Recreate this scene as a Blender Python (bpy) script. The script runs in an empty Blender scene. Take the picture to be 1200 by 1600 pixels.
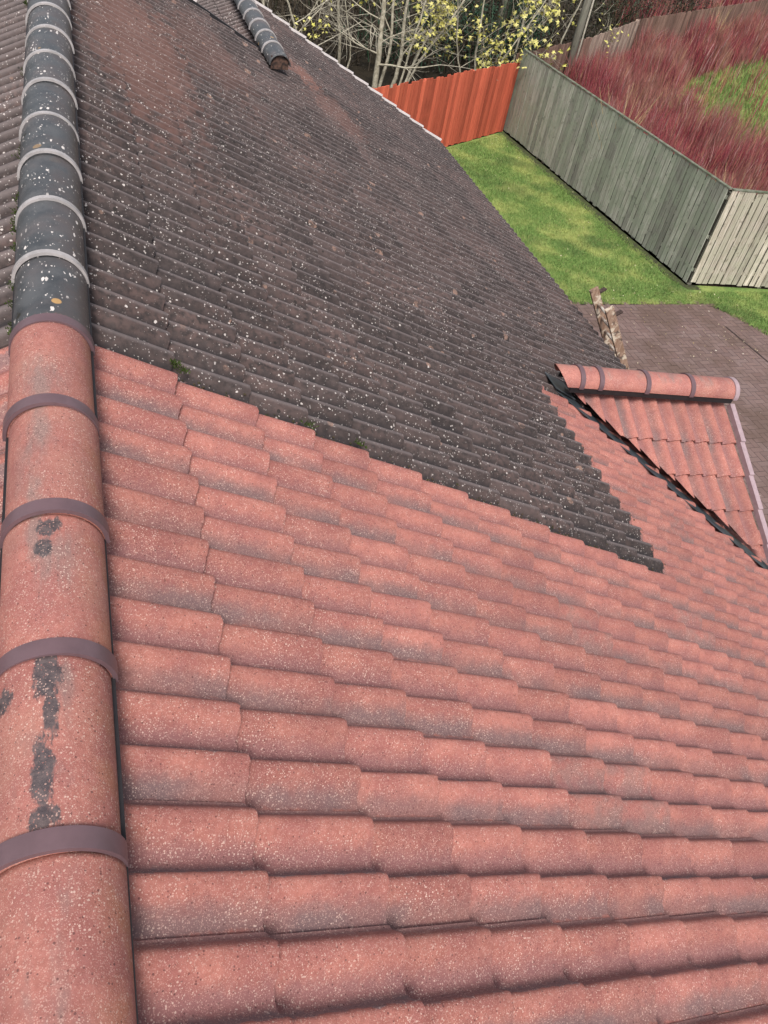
import bpy, bmesh, math, random
import numpy as np
from mathutils import Matrix, Vector

rng = np.random.default_rng(7)
random.seed(7)
SC = bpy.context.scene
COL = SC.collection
H = 5.5                       # height of the ridge datum above the ground

# ------------------------------------------------------------------ camera
cam_data = bpy.data.cameras.new("camera")
cam = bpy.data.objects.new("camera", cam_data)
COL.objects.link(cam)
RX = (0.9470795594, -0.2730788908, 0.1687253021)      # image right
RD = (-0.0720076517, -0.6929666215, -0.7173647326)    # image down
RF = (0.3128181680, 0.6672519621, -0.6759582922)      # forward
cm = Matrix(((RX[0], -RD[0], -RF[0], -0.00507),
             (RX[1], -RD[1], -RF[1], -2.68590),
             (RX[2], -RD[2], -RF[2], 1.73727 + H),
             (0, 0, 0, 1)))
cam.matrix_world = cm
cam_data.sensor_fit = 'VERTICAL'
cam_data.sensor_height = 34.6
cam_data.lens = 1270.99 / 1600 * 34.6
cam_data.clip_start = 0.05
cam_data.clip_end = 500
SC.camera = cam

# ------------------------------------------------------------------ light
SUN_EL, SUN_AZ = math.radians(54), math.radians(197)   # azimuth from +Y towards +X
world = bpy.data.worlds.new("World")
SC.world = world
world.use_nodes = True
wn = world.node_tree.nodes
wl = world.node_tree.links
wn.clear()
sky = wn.new('ShaderNodeTexSky')
sky.sky_type = 'NISHITA'
sky.sun_disc = False
sky.sun_elevation = SUN_EL
sky.sun_rotation = SUN_AZ
sky.air_density = 1.0
sky.dust_density = 3.0
sky.ozone_density = 1.0
hs = wn.new('ShaderNodeHueSaturation')
hs.inputs['Saturation'].default_value = 0.45
bg = wn.new('ShaderNodeBackground')
bg.inputs['Strength'].default_value = 0.10
wo = wn.new('ShaderNodeOutputWorld')
wl.new(sky.outputs[0], hs.inputs['Color'])
wl.new(hs.outputs[0], bg.inputs['Color'])
wl.new(bg.outputs[0], wo.inputs['Surface'])

sun_d = bpy.data.lights.new("sun", 'SUN')
sun_d.energy = 2.15
sun_d.angle = math.radians(18)
sun_d.color = (1.0, 0.955, 0.90)
sun = bpy.data.objects.new("sun", sun_d)
COL.objects.link(sun)
sdir = Vector((math.sin(SUN_AZ) * math.cos(SUN_EL), math.cos(SUN_AZ) * math.cos(SUN_EL), math.sin(SUN_EL)))
sun.rotation_euler = sdir.to_track_quat('Z', 'Y').to_euler()
sun.location = (20, -10, 30)

SC.view_settings.view_transform = 'Standard'
SC.view_settings.look = 'None'
SC.view_settings.exposure = 0.76
SC.view_settings.gamma = 1.0

# ------------------------------------------------------------------ helpers
class MB:
    """collects faces, builds ONE mesh object"""
    def __init__(self):
        self.v, self.f, self.m, self.uv, self.n = [], [], [], {}, 0

    def add(self, verts, faces, mat=0, **uv):
        verts = np.asarray(verts, float)
        base = self.n
        self.v.append(verts)
        self.n += len(verts)
        for fc in faces:
            self.f.append([i + base for i in fc])
            self.m.append(mat)
        for k, val in uv.items():
            self.uv.setdefault(k, []).append((base, np.broadcast_to(np.asarray(val, float), (len(verts), 2))))

    def box(self, c, sx, sy, sz, ax=None, mat=0, **uv):
        """box centred at c with half axes along the columns ax"""
        A = np.eye(3) if ax is None else np.asarray(ax, float)
        vs = []
        for z in (-.5, .5):
            for x, y in ((-.5, -.5), (.5, -.5), (.5, .5), (-.5, .5)):
                vs.append(np.asarray(c) + A[0] * x * sx + A[1] * y * sy + A[2] * z * sz)
        self.add(vs, [(3, 2, 1, 0), (4, 5, 6, 7), (0, 1, 5, 4), (1, 2, 6, 5), (2, 3, 7, 6), (3, 0, 4, 7)], mat, **uv)

    def tube(self, pts, rad, ns=6, mat=0, cap=True, **uv):
        pts = np.asarray(pts, float)
        n = len(pts)
        rad = np.broadcast_to(np.asarray(rad, float), (n,))
        T = np.gradient(pts, axis=0)
        T /= np.linalg.norm(T, axis=1)[:, None] + 1e-9
        ref = np.array([0.31, 0.17, 0.93]) if abs(T[0] @ np.array([0.31, 0.17, 0.93])) < .9 else np.array([1., 0, 0])
        vs = []
        for i in range(n):
            a = np.cross(T[i], ref); a /= np.linalg.norm(a)
            b = np.cross(T[i], a)
            for k in range(ns):
                t = 2 * math.pi * k / ns
                vs.append(pts[i] + rad[i] * (a * math.cos(t) + b * math.sin(t)))
        fs = []
        for i in range(n - 1):
            for k in range(ns):
                k2 = (k + 1) % ns
                fs.append((i * ns + k, i * ns + k2, (i + 1) * ns + k2, (i + 1) * ns + k))
        if cap:
            fs.append(tuple(range(ns))[::-1])
            fs.append(tuple(range((n - 1) * ns, n * ns)))
        self.add(vs, fs, mat, **uv)

    def build(self, name, mats, parent=None, smooth=False):
        me = bpy.data.meshes.new(name)
        V = np.concatenate(self.v) if self.v else np.zeros((0, 3))
        off = np.array(parent.location) if parent is not None and parent.type == 'EMPTY' and parent.parent is None else np.zeros(3)
        p = parent
        while p is not None and p.parent is not None:
            p = p.parent
        if p is not None:
            off = np.array(p.location)
        me.from_pydata((V - off).tolist(), [], self.f)
        for m in (mats if isinstance(mats, (list, tuple)) else [mats]):
            me.materials.append(m)
        me.polygons.foreach_set('material_index', self.m)
        if self.uv:
            li = np.empty(len(me.loops), int)
            me.loops.foreach_get('vertex_index', li)
            for k, parts in self.uv.items():
                arr = np.zeros((len(V), 2))
                for b, val in parts:
                    arr[b:b + len(val)] = val
                lay = me.uv_layers.new(name=k)
                lay.data.foreach_set('uv', arr[li].ravel())
        if smooth:
            me.polygons.foreach_set('use_smooth', [True] * len(me.polygons))
        me.update()
        o = bpy.data.objects.new(name, me)
        COL.objects.link(o)
        if parent is not None:
            o.parent = parent
        return o


def thing(name, label, cat, loc=(0, 0, 0), group=None):
    o = bpy.data.objects.new(name, None)
    COL.objects.link(o)
    o.location = loc
    o.empty_display_size = 0.2
    o['label'] = label
    o['category'] = cat
    if group:
        o['group'] = group
    return o


def tag(o, label=None, cat=None, kind=None, group=None):
    for k, v in (('label', label), ('category', cat), ('kind', kind), ('group', group)):
        if v:
            o[k] = v
    return o


# ------------------------------------------------------------------ materials
class NT:
    def __init__(self, name, rough=0.8, spec=0.3, sheen=0.0):
        self.mat = bpy.data.materials.new(name)
        self.mat.use_nodes = True
        self.t = self.mat.node_tree
        self.t.nodes.clear()
        self.out = self.t.nodes.new('ShaderNodeOutputMaterial')
        self.b = self.t.nodes.new('ShaderNodeBsdfPrincipled')
        self.b.inputs['Roughness'].default_value = rough
        self.b.inputs['Specular IOR Level'].default_value = spec
        self.b.inputs['Sheen Weight'].default_value = sheen
        self.b.inputs['Sheen Roughness'].default_value = 0.4
        self.t.links.new(self.b.outputs[0], self.out.inputs[0])

    def link(self, a, b):
        self.t.links.new(a, b)

    def _set(self, sock, val):
        if hasattr(val, 'links') or isinstance(val, bpy.types.NodeSocket):
            self.link(val, sock)
        elif isinstance(val, (tuple, list)):
            sock.default_value = (*val, 1.0) if len(val) == 3 and len(sock.default_value) == 4 else val
        else:
            sock.default_value = val

    def obj(self):
        return self.t.nodes.new('ShaderNodeTexCoord').outputs['Object']

    def uv(self, name):
        n = self.t.nodes.new('ShaderNodeUVMap')
        n.uv_map = name
        s = self.t.nodes.new('ShaderNodeSeparateXYZ')
        self.link(n.outputs[0], s.inputs[0])
        return s.outputs[0], s.outputs[1], n.outputs[0]

    def map(self, vec, scale):
        n = self.t.nodes.new('ShaderNodeMapping')
        self.link(vec, n.inputs[0])
        n.inputs['Scale'].default_value = scale if isinstance(scale, tuple) else (scale,) * 3
        return n.outputs[0]

    def warp(self, vec, scale, amt):
        n = self.t.nodes.new('ShaderNodeTexNoise')
        self.link(vec, n.inputs['Vector'])
        n.inputs['Scale'].default_value = scale
        n.inputs['Detail'].default_value = 2
        a = self.t.nodes.new('ShaderNodeVectorMath'); a.operation = 'SUBTRACT'
        self.link(n.outputs['Color'], a.inputs[0]); a.inputs[1].default_value = (.5, .5, .5)
        b = self.t.nodes.new('ShaderNodeVectorMath'); b.operation = 'MULTIPLY_ADD'
        self.link(a.outputs[0], b.inputs[0]); b.inputs[1].default_value = (amt,) * 3
        self.link(vec, b.inputs[2])
        return b.outputs[0]

    def noise(self, vec, scale, detail=4, rough=0.55, dist=0.0):
        n = self.t.nodes.new('ShaderNodeTexNoise')
        self.link(vec, n.inputs['Vector'])
        n.inputs['Scale'].default_value = scale
        n.inputs['Detail'].default_value = detail
        n.inputs['Roughness'].default_value = rough
        n.inputs['Distortion'].default_value = dist
        return n.outputs['Fac']

    def vor(self, vec, scale, rand=1.0):
        n = self.t.nodes.new('ShaderNodeTexVoronoi')
        self.link(vec, n.inputs['Vector'])
        n.inputs['Scale'].default_value = scale
        n.inputs['Randomness'].default_value = rand
        s = self.t.nodes.new('ShaderNodeSeparateColor')
        self.link(n.outputs['Color'], s.inputs[0])
        return n.outputs['Distance'], s.outputs[0], s.outputs[1]

    def m(self, op, a, b=0.0, c=0.0):
        n = self.t.nodes.new('ShaderNodeMath')
        n.operation = op
        for i, v in enumerate((a, b, c)):
            self._set(n.inputs[i], v)
        return n.outputs[0]

    def step(self, x, lo, hi, a=0.0, b=1.0):
        n = self.t.nodes.new('ShaderNodeMapRange')
        n.interpolation_type = 'SMOOTHSTEP'
        self._set(n.inputs[0], x)
        n.inputs[1].default_value, n.inputs[2].default_value = lo, hi
        n.inputs[3].default_value, n.inputs[4].default_value = a, b
        return n.outputs[0]

    def mix(self, f, a, b, blend='MIX'):
        n = self.t.nodes.new('ShaderNodeMix')
        n.data_type = 'RGBA'
        n.blend_type = blend
        self._set(n.inputs[0], f)
        self._set(n.inputs[6], a)
        self._set(n.inputs[7], b)
        return n.outputs[2]

    def scale(self, col, f):
        """colour times factor"""
        n = self.t.nodes.new('ShaderNodeVectorMath')
        n.operation = 'SCALE'
        self._set(n.inputs[0], col)
        self._set(n.inputs[3], f)
        return n.outputs[0]

    def bump(self, h, strength=0.3, dist=0.01):
        n = self.t.nodes.new('ShaderNodeBump')
        n.inputs['Strength'].default_value = strength
        n.inputs['Distance'].default_value = dist
        self.link(h, n.inputs['Height'])
        self.link(n.outputs[0], self.b.inputs['Normal'])

    def color(self, c):
        self._set(self.b.inputs['Base Color'], c)

    def rough(self, r):
        self._set(self.b.inputs['Roughness'], r)


def spots(N, vec, scale, size, gate):
    d, r1, r2 = N.vor(vec, scale)
    lim = N.m('MULTIPLY', N.m('POWER', r2, 1.5), size)
    inside = N.step(N.m('SUBTRACT', lim, d), 0.0, 0.06)
    return N.m('MULTIPLY', inside, N.step(r1, gate, gate + 0.02))


RED_A, RED_B = (0.405, 0.160, 0.128), (0.300, 0.112, 0.098)
def red_tone(N, P, light):
    n1 = N.noise(P, 7.0, 5, 0.6)
    n2 = N.noise(P, 60.0, 3, 0.7)
    c = N.mix(N.step(n1, 0.35, 0.65), RED_B, RED_A)
    c = N.mix(N.step(n2, 0.30, 0.75, 0, 0.55), c, (0.235, 0.078, 0.060))
    if light is not None:
        c = N.scale(c, light)
    return c


def grit(N, P, c, amount=1.0):
    """sand-faced finish: pale and dark grains"""
    s1 = spots(N, P, 250.0, 0.66, 0.60)
    s2 = spots(N, P, 420.0, 0.70, 0.35)
    s3 = spots(N, P, 190.0, 0.55, 0.82)
    dn = N.step(N.noise(P, 6.5, 5, 0.7), 0.34, 0.64, 0.12, 1.0)
    s1 = N.m('MULTIPLY', s1, dn)
    c = N.mix(N.m('MULTIPLY', s2, 0.42 * amount), c, (0.58, 0.36, 0.30))
    c = N.mix(N.m('MULTIPLY', s1, 0.58 * amount), c, (0.70, 0.52, 0.44))
    c = N.mix(N.m('MULTIPLY', s3, 0.65), c, (0.075, 0.03, 0.03))
    return c


def tile_material(name):
    N = NT(name, 0.75, 0.25)
    P = N.obj()
    s, t, _ = N.uv('tile')
    r1, r2, _ = N.uv('rnd')
    ru, rw, _ = N.uv('roof')
    pf, _, _ = N.uv('paint')
    # ---- red finish
    light = N.m('ADD', N.m('MULTIPLY', r1, 0.26), 0.86)
    red = red_tone(N, P, light)
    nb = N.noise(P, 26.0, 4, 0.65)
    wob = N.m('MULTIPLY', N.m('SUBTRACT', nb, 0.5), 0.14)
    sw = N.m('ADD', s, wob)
    tr1 = N.m('MULTIPLY', N.step(sw, -0.02, 0.04), N.step(sw, 0.27, 0.10))       # dark trough beside the joint, stain plus painted roll shading
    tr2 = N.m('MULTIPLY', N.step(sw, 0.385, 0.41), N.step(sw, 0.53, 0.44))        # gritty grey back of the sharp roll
    tr3 = N.m('MULTIPLY', N.step(sw, 0.45, 0.52), N.step(sw, 0.74, 0.57))         # pinkish trough, carried up the roll as painted shading
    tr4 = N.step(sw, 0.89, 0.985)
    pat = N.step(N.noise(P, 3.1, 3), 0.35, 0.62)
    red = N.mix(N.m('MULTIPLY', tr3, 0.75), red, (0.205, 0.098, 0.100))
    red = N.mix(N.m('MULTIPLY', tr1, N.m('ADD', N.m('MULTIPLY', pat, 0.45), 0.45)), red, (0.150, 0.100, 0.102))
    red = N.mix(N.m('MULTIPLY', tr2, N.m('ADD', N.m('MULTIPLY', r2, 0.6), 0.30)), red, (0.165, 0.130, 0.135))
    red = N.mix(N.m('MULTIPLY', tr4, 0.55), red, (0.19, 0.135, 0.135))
    # a few tiles the coating took thinly on
    thin = N.m('MULTIPLY', N.step(r2, 0.955, 0.98), N.step(N.noise(P, 14.0, 4), 0.38, 0.62))
    red = N.mix(N.m('MULTIPLY', thin, 0.5), red, (0.165, 0.115, 0.11))
    red = grit(N, P, red)
    # ---- old weathered finish
    n1 = N.noise(P, 1.1, 4, 0.6)
    n2 = N.noise(P, 22.0, 5, 0.65)
    old = N.mix(N.step(n2, 0.32, 0.68), (0.033, 0.026, 0.025), (0.072, 0.054, 0.051))
    old = N.mix(N.m('MULTIPLY', N.step(n1, 0.42, 0.66), N.step(N.noise(P, 34.0, 3), 0.34, 0.66)), old, (0.112, 0.074, 0.067))
    old = N.mix(N.m('MULTIPLY', N.step(r2, 0.72, 0.95), 0.40), old, (0.098, 0.068, 0.063))
    old = N.scale(old, N.m('ADD', N.m('MULTIPLY', r1, 0.32), 0.80))
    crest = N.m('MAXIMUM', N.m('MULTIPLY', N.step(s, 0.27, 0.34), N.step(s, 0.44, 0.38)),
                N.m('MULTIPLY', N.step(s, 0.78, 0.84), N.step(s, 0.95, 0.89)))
    old = N.mix(N.m('MULTIPLY', crest, 0.55), old, (0.20, 0.165, 0.162))  # paler crests: roll highlight painted over the lichen tone
    trough_shade = N.m('MAXIMUM', N.step(s, 0.22, 0.09), N.m('MULTIPLY', N.step(s, 0.43, 0.48), N.step(s, 0.71, 0.58)))
    old = N.mix(N.m('MULTIPLY', trough_shade, 0.85), old, (0.024, 0.021, 0.023))  # shade between rolls painted in to deepen the relief
    og = spots(N, P, 11.0, 0.50, 0.90)
    old = N.mix(N.m('MULTIPLY', N.m('MULTIPLY', og, N.step(n2, 0.35, 0.6)), 0.65), old, (0.34, 0.21, 0.16))
    pn = N.m('MULTIPLY', N.m('SUBTRACT', N.noise(P, 9.0, 5, 0.7), 0.5), 2.2)
    for (pu, pw, su, sw_, amt) in ((2.95, 8.35, 0.34, 0.45, 0.52), (3.3, 7.4, 0.40, 0.8, 0.25), (0.50, 4.6, 0.5, 2.0, 0.34), (1.3, 6.0, 0.5, 1.2, 0.18)):
        dx = N.m('DIVIDE', N.m('SUBTRACT', ru, pu), su)
        dy = N.m('DIVIDE', N.m('SUBTRACT', rw, pw), sw_)
        dd = N.m('ADD', N.m('SQRT', N.m('ADD', N.m('MULTIPLY', dx, dx), N.m('MULTIPLY', dy, dy))), pn)
        old = N.mix(N.step(dd, 1.2, 0.5, 0, amt), old, (0.235, 0.112, 0.088))
    dens = N.noise(P, 2.3, 3)
    PD = N.warp(P, 55.0, 0.016)
    w1 = N.m('MULTIPLY', spots(N, PD, 70.0, 0.44, 0.72), N.step(dens, 0.28, 0.55))
    w2 = N.m('MULTIPLY', spots(N, PD, 120.0, 0.50, 0.66), N.step(N.noise(P, 9.0, 3), 0.38, 0.58))
    w3 = spots(N, PD, 34.0, 0.30, 0.92)
    white = N.m('MAXIMUM', N.m('MAXIMUM', w1, N.m('MULTIPLY', w2, 0.7)), N.m('MULTIPLY', w3, N.step(n2, 0.3, 0.55)))
    old = N.mix(N.m('MULTIPLY', white, 0.88), old, (0.56, 0.505, 0.475))
    blk = spots(N, P, 30.0, 0.36, 0.90)
    old = N.mix(N.m('MULTIPLY', blk, 0.8), old, (0.02, 0.018, 0.016))
    # ---- ragged edge where the coating stops
    edge = N.m('MULTIPLY', N.m('SUBTRACT', N.noise(P, 24.0, 5, 0.75), 0.5), 0.17)
    over = N.step(N.m('ADD', rw, edge), 0.060, 0.050)
    over2 = N.m('MULTIPLY', N.step(N.m('ADD', ru, edge), 3.795, 3.806), N.step(N.m('ADD', rw, edge), 2.18, 2.14))
    fac = N.m('MAXIMUM', pf, N.m('MAXIMUM', over, over2))
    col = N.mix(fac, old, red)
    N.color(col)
    N.rough(N.m('ADD', 0.66, N.m('MULTIPLY', N.noise(P, 80.0, 2), 0.25)))
    h = N.m('ADD', N.m('MULTIPLY', N.noise(P, 330.0, 3, 0.7), 0.6), N.m('MULTIPLY', N.noise(P, 45.0, 3), 0.6))
    N.bump(h, 0.55, 0.0045)
    return N.mat


def cap_material(name, red=True):
    N = NT(name, 0.6, 0.4)
    P = N.obj()
    ca, cy, cv = N.uv('cap')          # ca: -1..1 across, cy: metres along
    r1, r2, _ = N.uv('rnd')
    if red:
        c = red_tone(N, P, N.m('ADD', N.m('MULTIPLY', r1, 0.2), 0.95))
        c = N.mix(N.step(N.noise(P, 5.0, 4), 0.45, 0.7, 0, 0.5), c, (0.36, 0.17, 0.13))
        c = N.mix(N.m('MULTIPLY', N.step(ca, 0.2, 0.8), N.step(N.noise(P, 11.0, 4), 0.4, 0.65, 0, 0.55)), c, (0.33, 0.14, 0.075))
        st = N.m('MULTIPLY', N.step(N.noise(N.map(P, (9.0, 3.0, 9.0)), 1.0, 4, 0.6), 0.48, 0.66), N.m('MULTIPLY', N.step(ca, -0.65, -0.2), N.step(ca, 0.5, 0.15)))
        c = N.mix(N.m('MULTIPLY', st, 0.7), c, (0.20, 0.15, 0.135))
        # black scars where the coating has come away (y, a, half length, half width)
        nz = N.m('MULTIPLY', N.m('SUBTRACT', N.noise(N.map(P, (46., 20., 46.)), 1.0, 5, 0.72), 0.5), 3.0)
        sc = None
        for (y0, a0, ry, ra) in SCARS:
            dx = N.m('DIVIDE', N.m('SUBTRACT', ca, a0), ra)
            dy = N.m('DIVIDE', N.m('SUBTRACT', cy, y0), ry)
            d = N.m('SQRT', N.m('ADD', N.m('MULTIPLY', dx, dx), N.m('MULTIPLY', dy, dy)))
            k = N.step(N.m('ADD', d, nz), 1.20, 0.75)
            sc = k if sc is None else N.m('MAXIMUM', sc, k)
        c = grit(N, P, c, 1.0)
        c = N.mix(N.m('MULTIPLY', sc, N.step(spots(N, P, 250.0, 0.66, 0.50), 0.1, 0.9, 0.93, 0.30)), c, N.mix(N.step(N.noise(P, 40.0, 4, .7), .35, .65), (0.035, 0.036, 0.042), (0.105, 0.085, 0.085)))
        N.rough(0.68)
    else:
        n = N.noise(P, 9.0, 5, 0.65)
        c = N.mix(N.step(n, 0.35, 0.65), (0.044, 0.047, 0.051), (0.086, 0.088, 0.092))
        c = N.mix(N.step(N.m('ADD', ca, N.m('MULTIPLY', N.m('SUBTRACT', N.noise(P, 8.0, 4), 0.5), 1.6)), -0.1, 0.6, 0, 0.85), c, (0.078, 0.062, 0.060))  # sky sheen put into the colour: bluish left side, brown right
        c = N.mix(N.m('MULTIPLY', N.step(N.noise(P, 3.0, 3), 0.5, 0.7), 0.5), c, (0.13, 0.10, 0.095))
        Pm = N.warp(N.map(P, (1.6, 0.75, 1.6)), 50.0, 0.02)
        w = N.m('MAXIMUM', spots(N, Pm, 40.0, 0.50, 0.72), N.m('MULTIPLY', spots(N, Pm, 85.0, 0.45, 0.70), 0.8))
        w = N.m('MULTIPLY', w, N.step(N.noise(P, 5.0, 3), 0.36, 0.56))
        c = N.mix(w, c, (0.68, 0.62, 0.58))
        b = spots(N, P, 26.0, 0.40, 0.86)
        c = N.mix(N.m('MULTIPLY', b, N.step(ca, 0.1, -0.5)), c, (0.028, 0.026, 0.020))
        og = spots(N, P, 14.0, 0.40, 0.94)
        c = N.mix(og, c, (0.42, 0.25, 0.10))
        # overspray of the red coating on the last old cap
        e = N.m('MULTIPLY', N.m('SUBTRACT', N.noise(P, 30.0, 4, 0.7), 0.5), 0.08)
        c = N.mix(N.step(N.m('ADD', cy, e), -0.075, -0.105, 0, 0.75), c, (0.36, 0.17, 0.14))
        N.rough(N.step(n, 0.3, 0.7, 0.36, 0.55))
    N.color(c)
    N.bump(N.m('ADD', N.m('MULTIPLY', N.noise(P, 300.0, 3, 0.7), 0.6), N.m('MULTIPLY', N.noise(P, 40.0, 3), 0.5)), 0.4 if red else 0.22, 0.004)
    return N.mat


SCARS = [(-1.55, -0.02, 0.075, 0.17), (-1.655, 0.02, 0.065, 0.09), (-1.775, -0.05, 0.08, 0.12), (-1.885, -0.05, 0.028, 0.14),
         (-1.59, -0.50, 0.035, 0.09), (-1.10, -0.02, 0.03, 0.16), (-1.17, -0.08, 0.03, 0.10)]


def plain(name, col, rough=0.6, spec=0.4, var=0.25, scale=20.0, col2=None, bump=0.1):
    N = NT(name, rough, spec)
    P = N.obj()
    n = N.noise(P, scale, 4, 0.6)
    c2 = col2 if col2 else tuple(x * (1 - var) for x in col)
    N.color(N.mix(N.step(n, 0.35, 0.65), col, c2))
    if bump:
        N.bump(N.noise(P, scale * 6, 3), bump, 0.003)
    return N.mat


def wood_material(name, base, dark, algae=None, grain=60.0):
    """weathered boards: grain runs along Z, each board its own tone from the rnd layer"""
    N = NT(name, 0.85, 0.2)
    P = N.obj()
    r1, r2, _ = N.uv('rnd')
    g = N.noise(N.map(P, (grain, grain, 2.2)), 1.0, 4, 0.6)
    c = N.mix(N.step(g, 0.30, 0.70), dark, base)
    c = N.scale(c, N.m('ADD', N.m('MULTIPLY', r1, 0.75), 0.60))
    bl = N.noise(P, 3.2, 4, 0.6)
    if algae:
        c = N.mix(N.m('MULTIPLY', N.step(bl, 0.38, 0.62), 0.65), c, algae)
        c = N.mix(N.m('MULTIPLY', N.step(N.noise(P, 9.0, 4), 0.60, 0.70), 0.5), c, tuple(x * 0.45 for x in dark))
    else:
        c = N.mix(N.step(bl, 0.45, 0.7, 0, 0.4), c, tuple(x * 1.25 for x in dark))
    N.color(c)
    N.bump(g, 0.3, 0.004)
    return N.mat


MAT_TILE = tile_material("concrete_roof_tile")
MAT_CAP_RED = cap_material("red_ridge_cap", True)
MAT_CAP_OLD = cap_material("weathered_ridge_cap", False)
MAT_BAND_BROWN = plain("brown_plastic_band", (0.135, 0.082, 0.092), 0.42, 0.5, 0.15, 15, bump=0.05)
MAT_BAND_PALE = plain("sky_sheen_band", (0.40, 0.37, 0.365), 0.40, 0.5, 0.25, 18, bump=0.05)  # pale tone paints the sky's reflection onto the plastic
MAT_DARK_PLASTIC = plain("dark_plastic_roll", (0.020, 0.018, 0.020), 0.5, 0.4, 0.2)
MAT_LEAD = plain("valley_lead", (0.055, 0.068, 0.080), 0.42, 0.5, 0.35, 12)
MAT_VERGE = plain("verge_plastic", (0.36, 0.265, 0.285), 0.45, 0.4, 0.15)
MAT_VERGE_WHITE = plain("white_verge_plastic", (0.70, 0.64, 0.63), 0.45, 0.4, 0.12)
MAT_BRICK = plain("wall_brick", (0.30, 0.15, 0.11), 0.9, 0.2, 0.3, 14)
MAT_MOSS = plain("moss", (0.055, 0.085, 0.018), 0.95, 0.1, 0.5, 60, (0.03, 0.04, 0.012), 0.6)

# ------------------------------------------------------------------ tiles
GA, RW, TW = 0.31797, 0.15, 0.30
PITCH = 0.486853
PS = np.array([0, .04, .08, .11, .14, .17, .20, .235, .27, .305, .335, .36, .385, .405, .43, .46, .50, .55, .59, .62, .65, .68, .715, .75, .79, .825, .855, .88, .905, .935, .96, .985, 1.0])
PHT = np.array([0, 0, .0015, .0045, .0095, .0155, .0210, .0262, .0300, .0326, .0338, .0340, .0320, .0270, .0150, .0055, .0015, .0005, .0025, .0065, .0120, .0178, .0238, .0284, .0318, .0334, .0338, .0322, .0275, .0185, .0105, .0072, .0065])
PHT = PHT * 1.45
CREST = 0.034 * 1.45


def tile_field(mb, O, U, N, W, rows, cols, keep, paint, first_u0=None):
    """lays tiles on the plane through O; U down the slope, W across (to the right looking up), N outward.
    rows: list of (index, u_low, u_high) ; cols: list of w starts"""
    ns = len(PS)
    for (i, ulo, uhi) in rows:
        for ci, w0 in cols:
            if not keep(i, ulo, uhi, w0):
                continue
            j1, j2, j3, j4 = rng.normal(0, 1, 4)
            rr = rng.random(2)
            pf = paint(i, w0)
            lows = []
            for kk, (uu, dn) in enumerate(((ulo - 0.03, -0.0340), ((ulo + uhi) / 2, -0.0155), (uhi - 0.012, -0.0006), (uhi, -0.0022))):
                lows.append((uu, dn))
            du = j1 * 0.0035
            chips = rng.normal(0, 0.0018, ns)
            vs, uvt, uvr = [], [], []
            for (uu, dn) in lows:
                last = uu == uhi
                for q in range(ns):
                    w = w0 + PS[q] * TW + j2 * 0.0012
                    n = PHT[q] - CREST + dn + j3 * 0.0016 + (PS[q] - .5) * j4 * 0.003
                    u = uu + du + (chips[q] if last else 0)
                    vs.append(O + U * u + W * w + N * n)
                    uvt.append((PS[q], (uu - ulo) / (uhi - ulo)))
                    uvr.append((u, w))
            nr = len(lows)
            fs = []
            for r in range(nr - 1):
                for q in range(ns - 1):
                    a = r * ns + q
                    fs.append((a, a + ns, a + ns + 1, a + 1))
            k0 = len(vs)
            # lower edge thickness
            for q in range(ns):
                vs.append(vs[(nr - 1) * ns + q].copy()); uvt.append((PS[q], 1)); uvr.append(uvr[(nr - 1) * ns + q])
            for q in range(ns):
                vs.append(vs[(nr - 1) * ns + q] - N * 0.027 - U * 0.003); uvt.append((PS[q], 1)); uvr.append(uvr[(nr - 1) * ns + q])
            for q in range(ns - 1):
                a = k0 + q
                fs.append((a, a + ns, a + ns + 1, a + 1))
            # far side edge (laps over the neighbour)
            k1 = len(vs)
            for r in range(nr):
                p = vs[r * ns + ns - 1]
                vs.append(p.copy()); vs.append(p - N * 0.011)
                uvt += [(1, r / nr)] * 2; uvr += [uvr[r * ns + ns - 1]] * 2
            for r in range(nr - 1):
                a = k1 + 2 * r
                fs.append((a, a + 2, a + 3, a + 1))
            mb.add(vs, fs, 0, tile=np.array(uvt), rnd=np.array(rr), roof=np.array(uvr), paint=np.array((pf, 0.)))


ca_, sa_ = math.cos(PITCH), math.sin(PITCH)
O0 = np.array([0, 0, H])
U0 = np.array([ca_, 0, -sa_]); N0 = np.array([sa_, 0, ca_]); W0 = np.array([0, 1., 0])
XR = -0.169                                   # ridge line
U_TOP = XR / ca_
EAVE_U = 6.79
NROW = 21
jit = {1: -0.016, 2: 0.026, 3: 0.004, 4: -0.014, 5: -0.006}
edges = [U_TOP + 0.02] + [GA * i * (1 if i < 6 else 1) + jit.get(i, rng.normal(0, .004)) for i in range(1, NROW)] + [EAVE_U]
rows = [(i, edges[i], edges[i + 1]) for i in range(NROW)]
# column starts: a sharp roll crest lies at w = -0.15*(odd) -> start = crest - .365*TW
w_start0 = -0.15 - 0.365 * TW
cols = [(k, w_start0 + TW * k) for k in range(-10, 40)]
MAIN_END, EXT_END, EXT_U = 7.70, 11.32, 2.40
PAINT_W, PAINT_U = 0.0435, 12

house = thing('house', 'tiled house roof, half recoated brick red and half still weathered grey-brown', 'house', (2.5, 3.0, 0))


def keep_main(i, ulo, uhi, w0):
    wc = w0 + TW / 2
    if wc > EXT_END:
        return False
    if wc > MAIN_END and ulo < EXT_U - 0.03:
        return False
    if wc < -3.0:
        return False
    return True


def paint_main(i, w0):
    wc = w0 + TW / 2
    return 1.0 if (wc < PAINT_W or (i >= PAINT_U and wc < 2.1)) else 0.0


mbr, mbo = MB(), MB()
tile_field(mbr, O0, U0, N0, W0, rows, cols, lambda *a: keep_main(*a) and paint_main(a[0], a[3]) > .5, paint_main)
tile_field(mbo, O0, U0, N0, W0, rows, cols, lambda *a: keep_main(*a) and paint_main(a[0], a[3]) < .5, paint_main)
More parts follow.
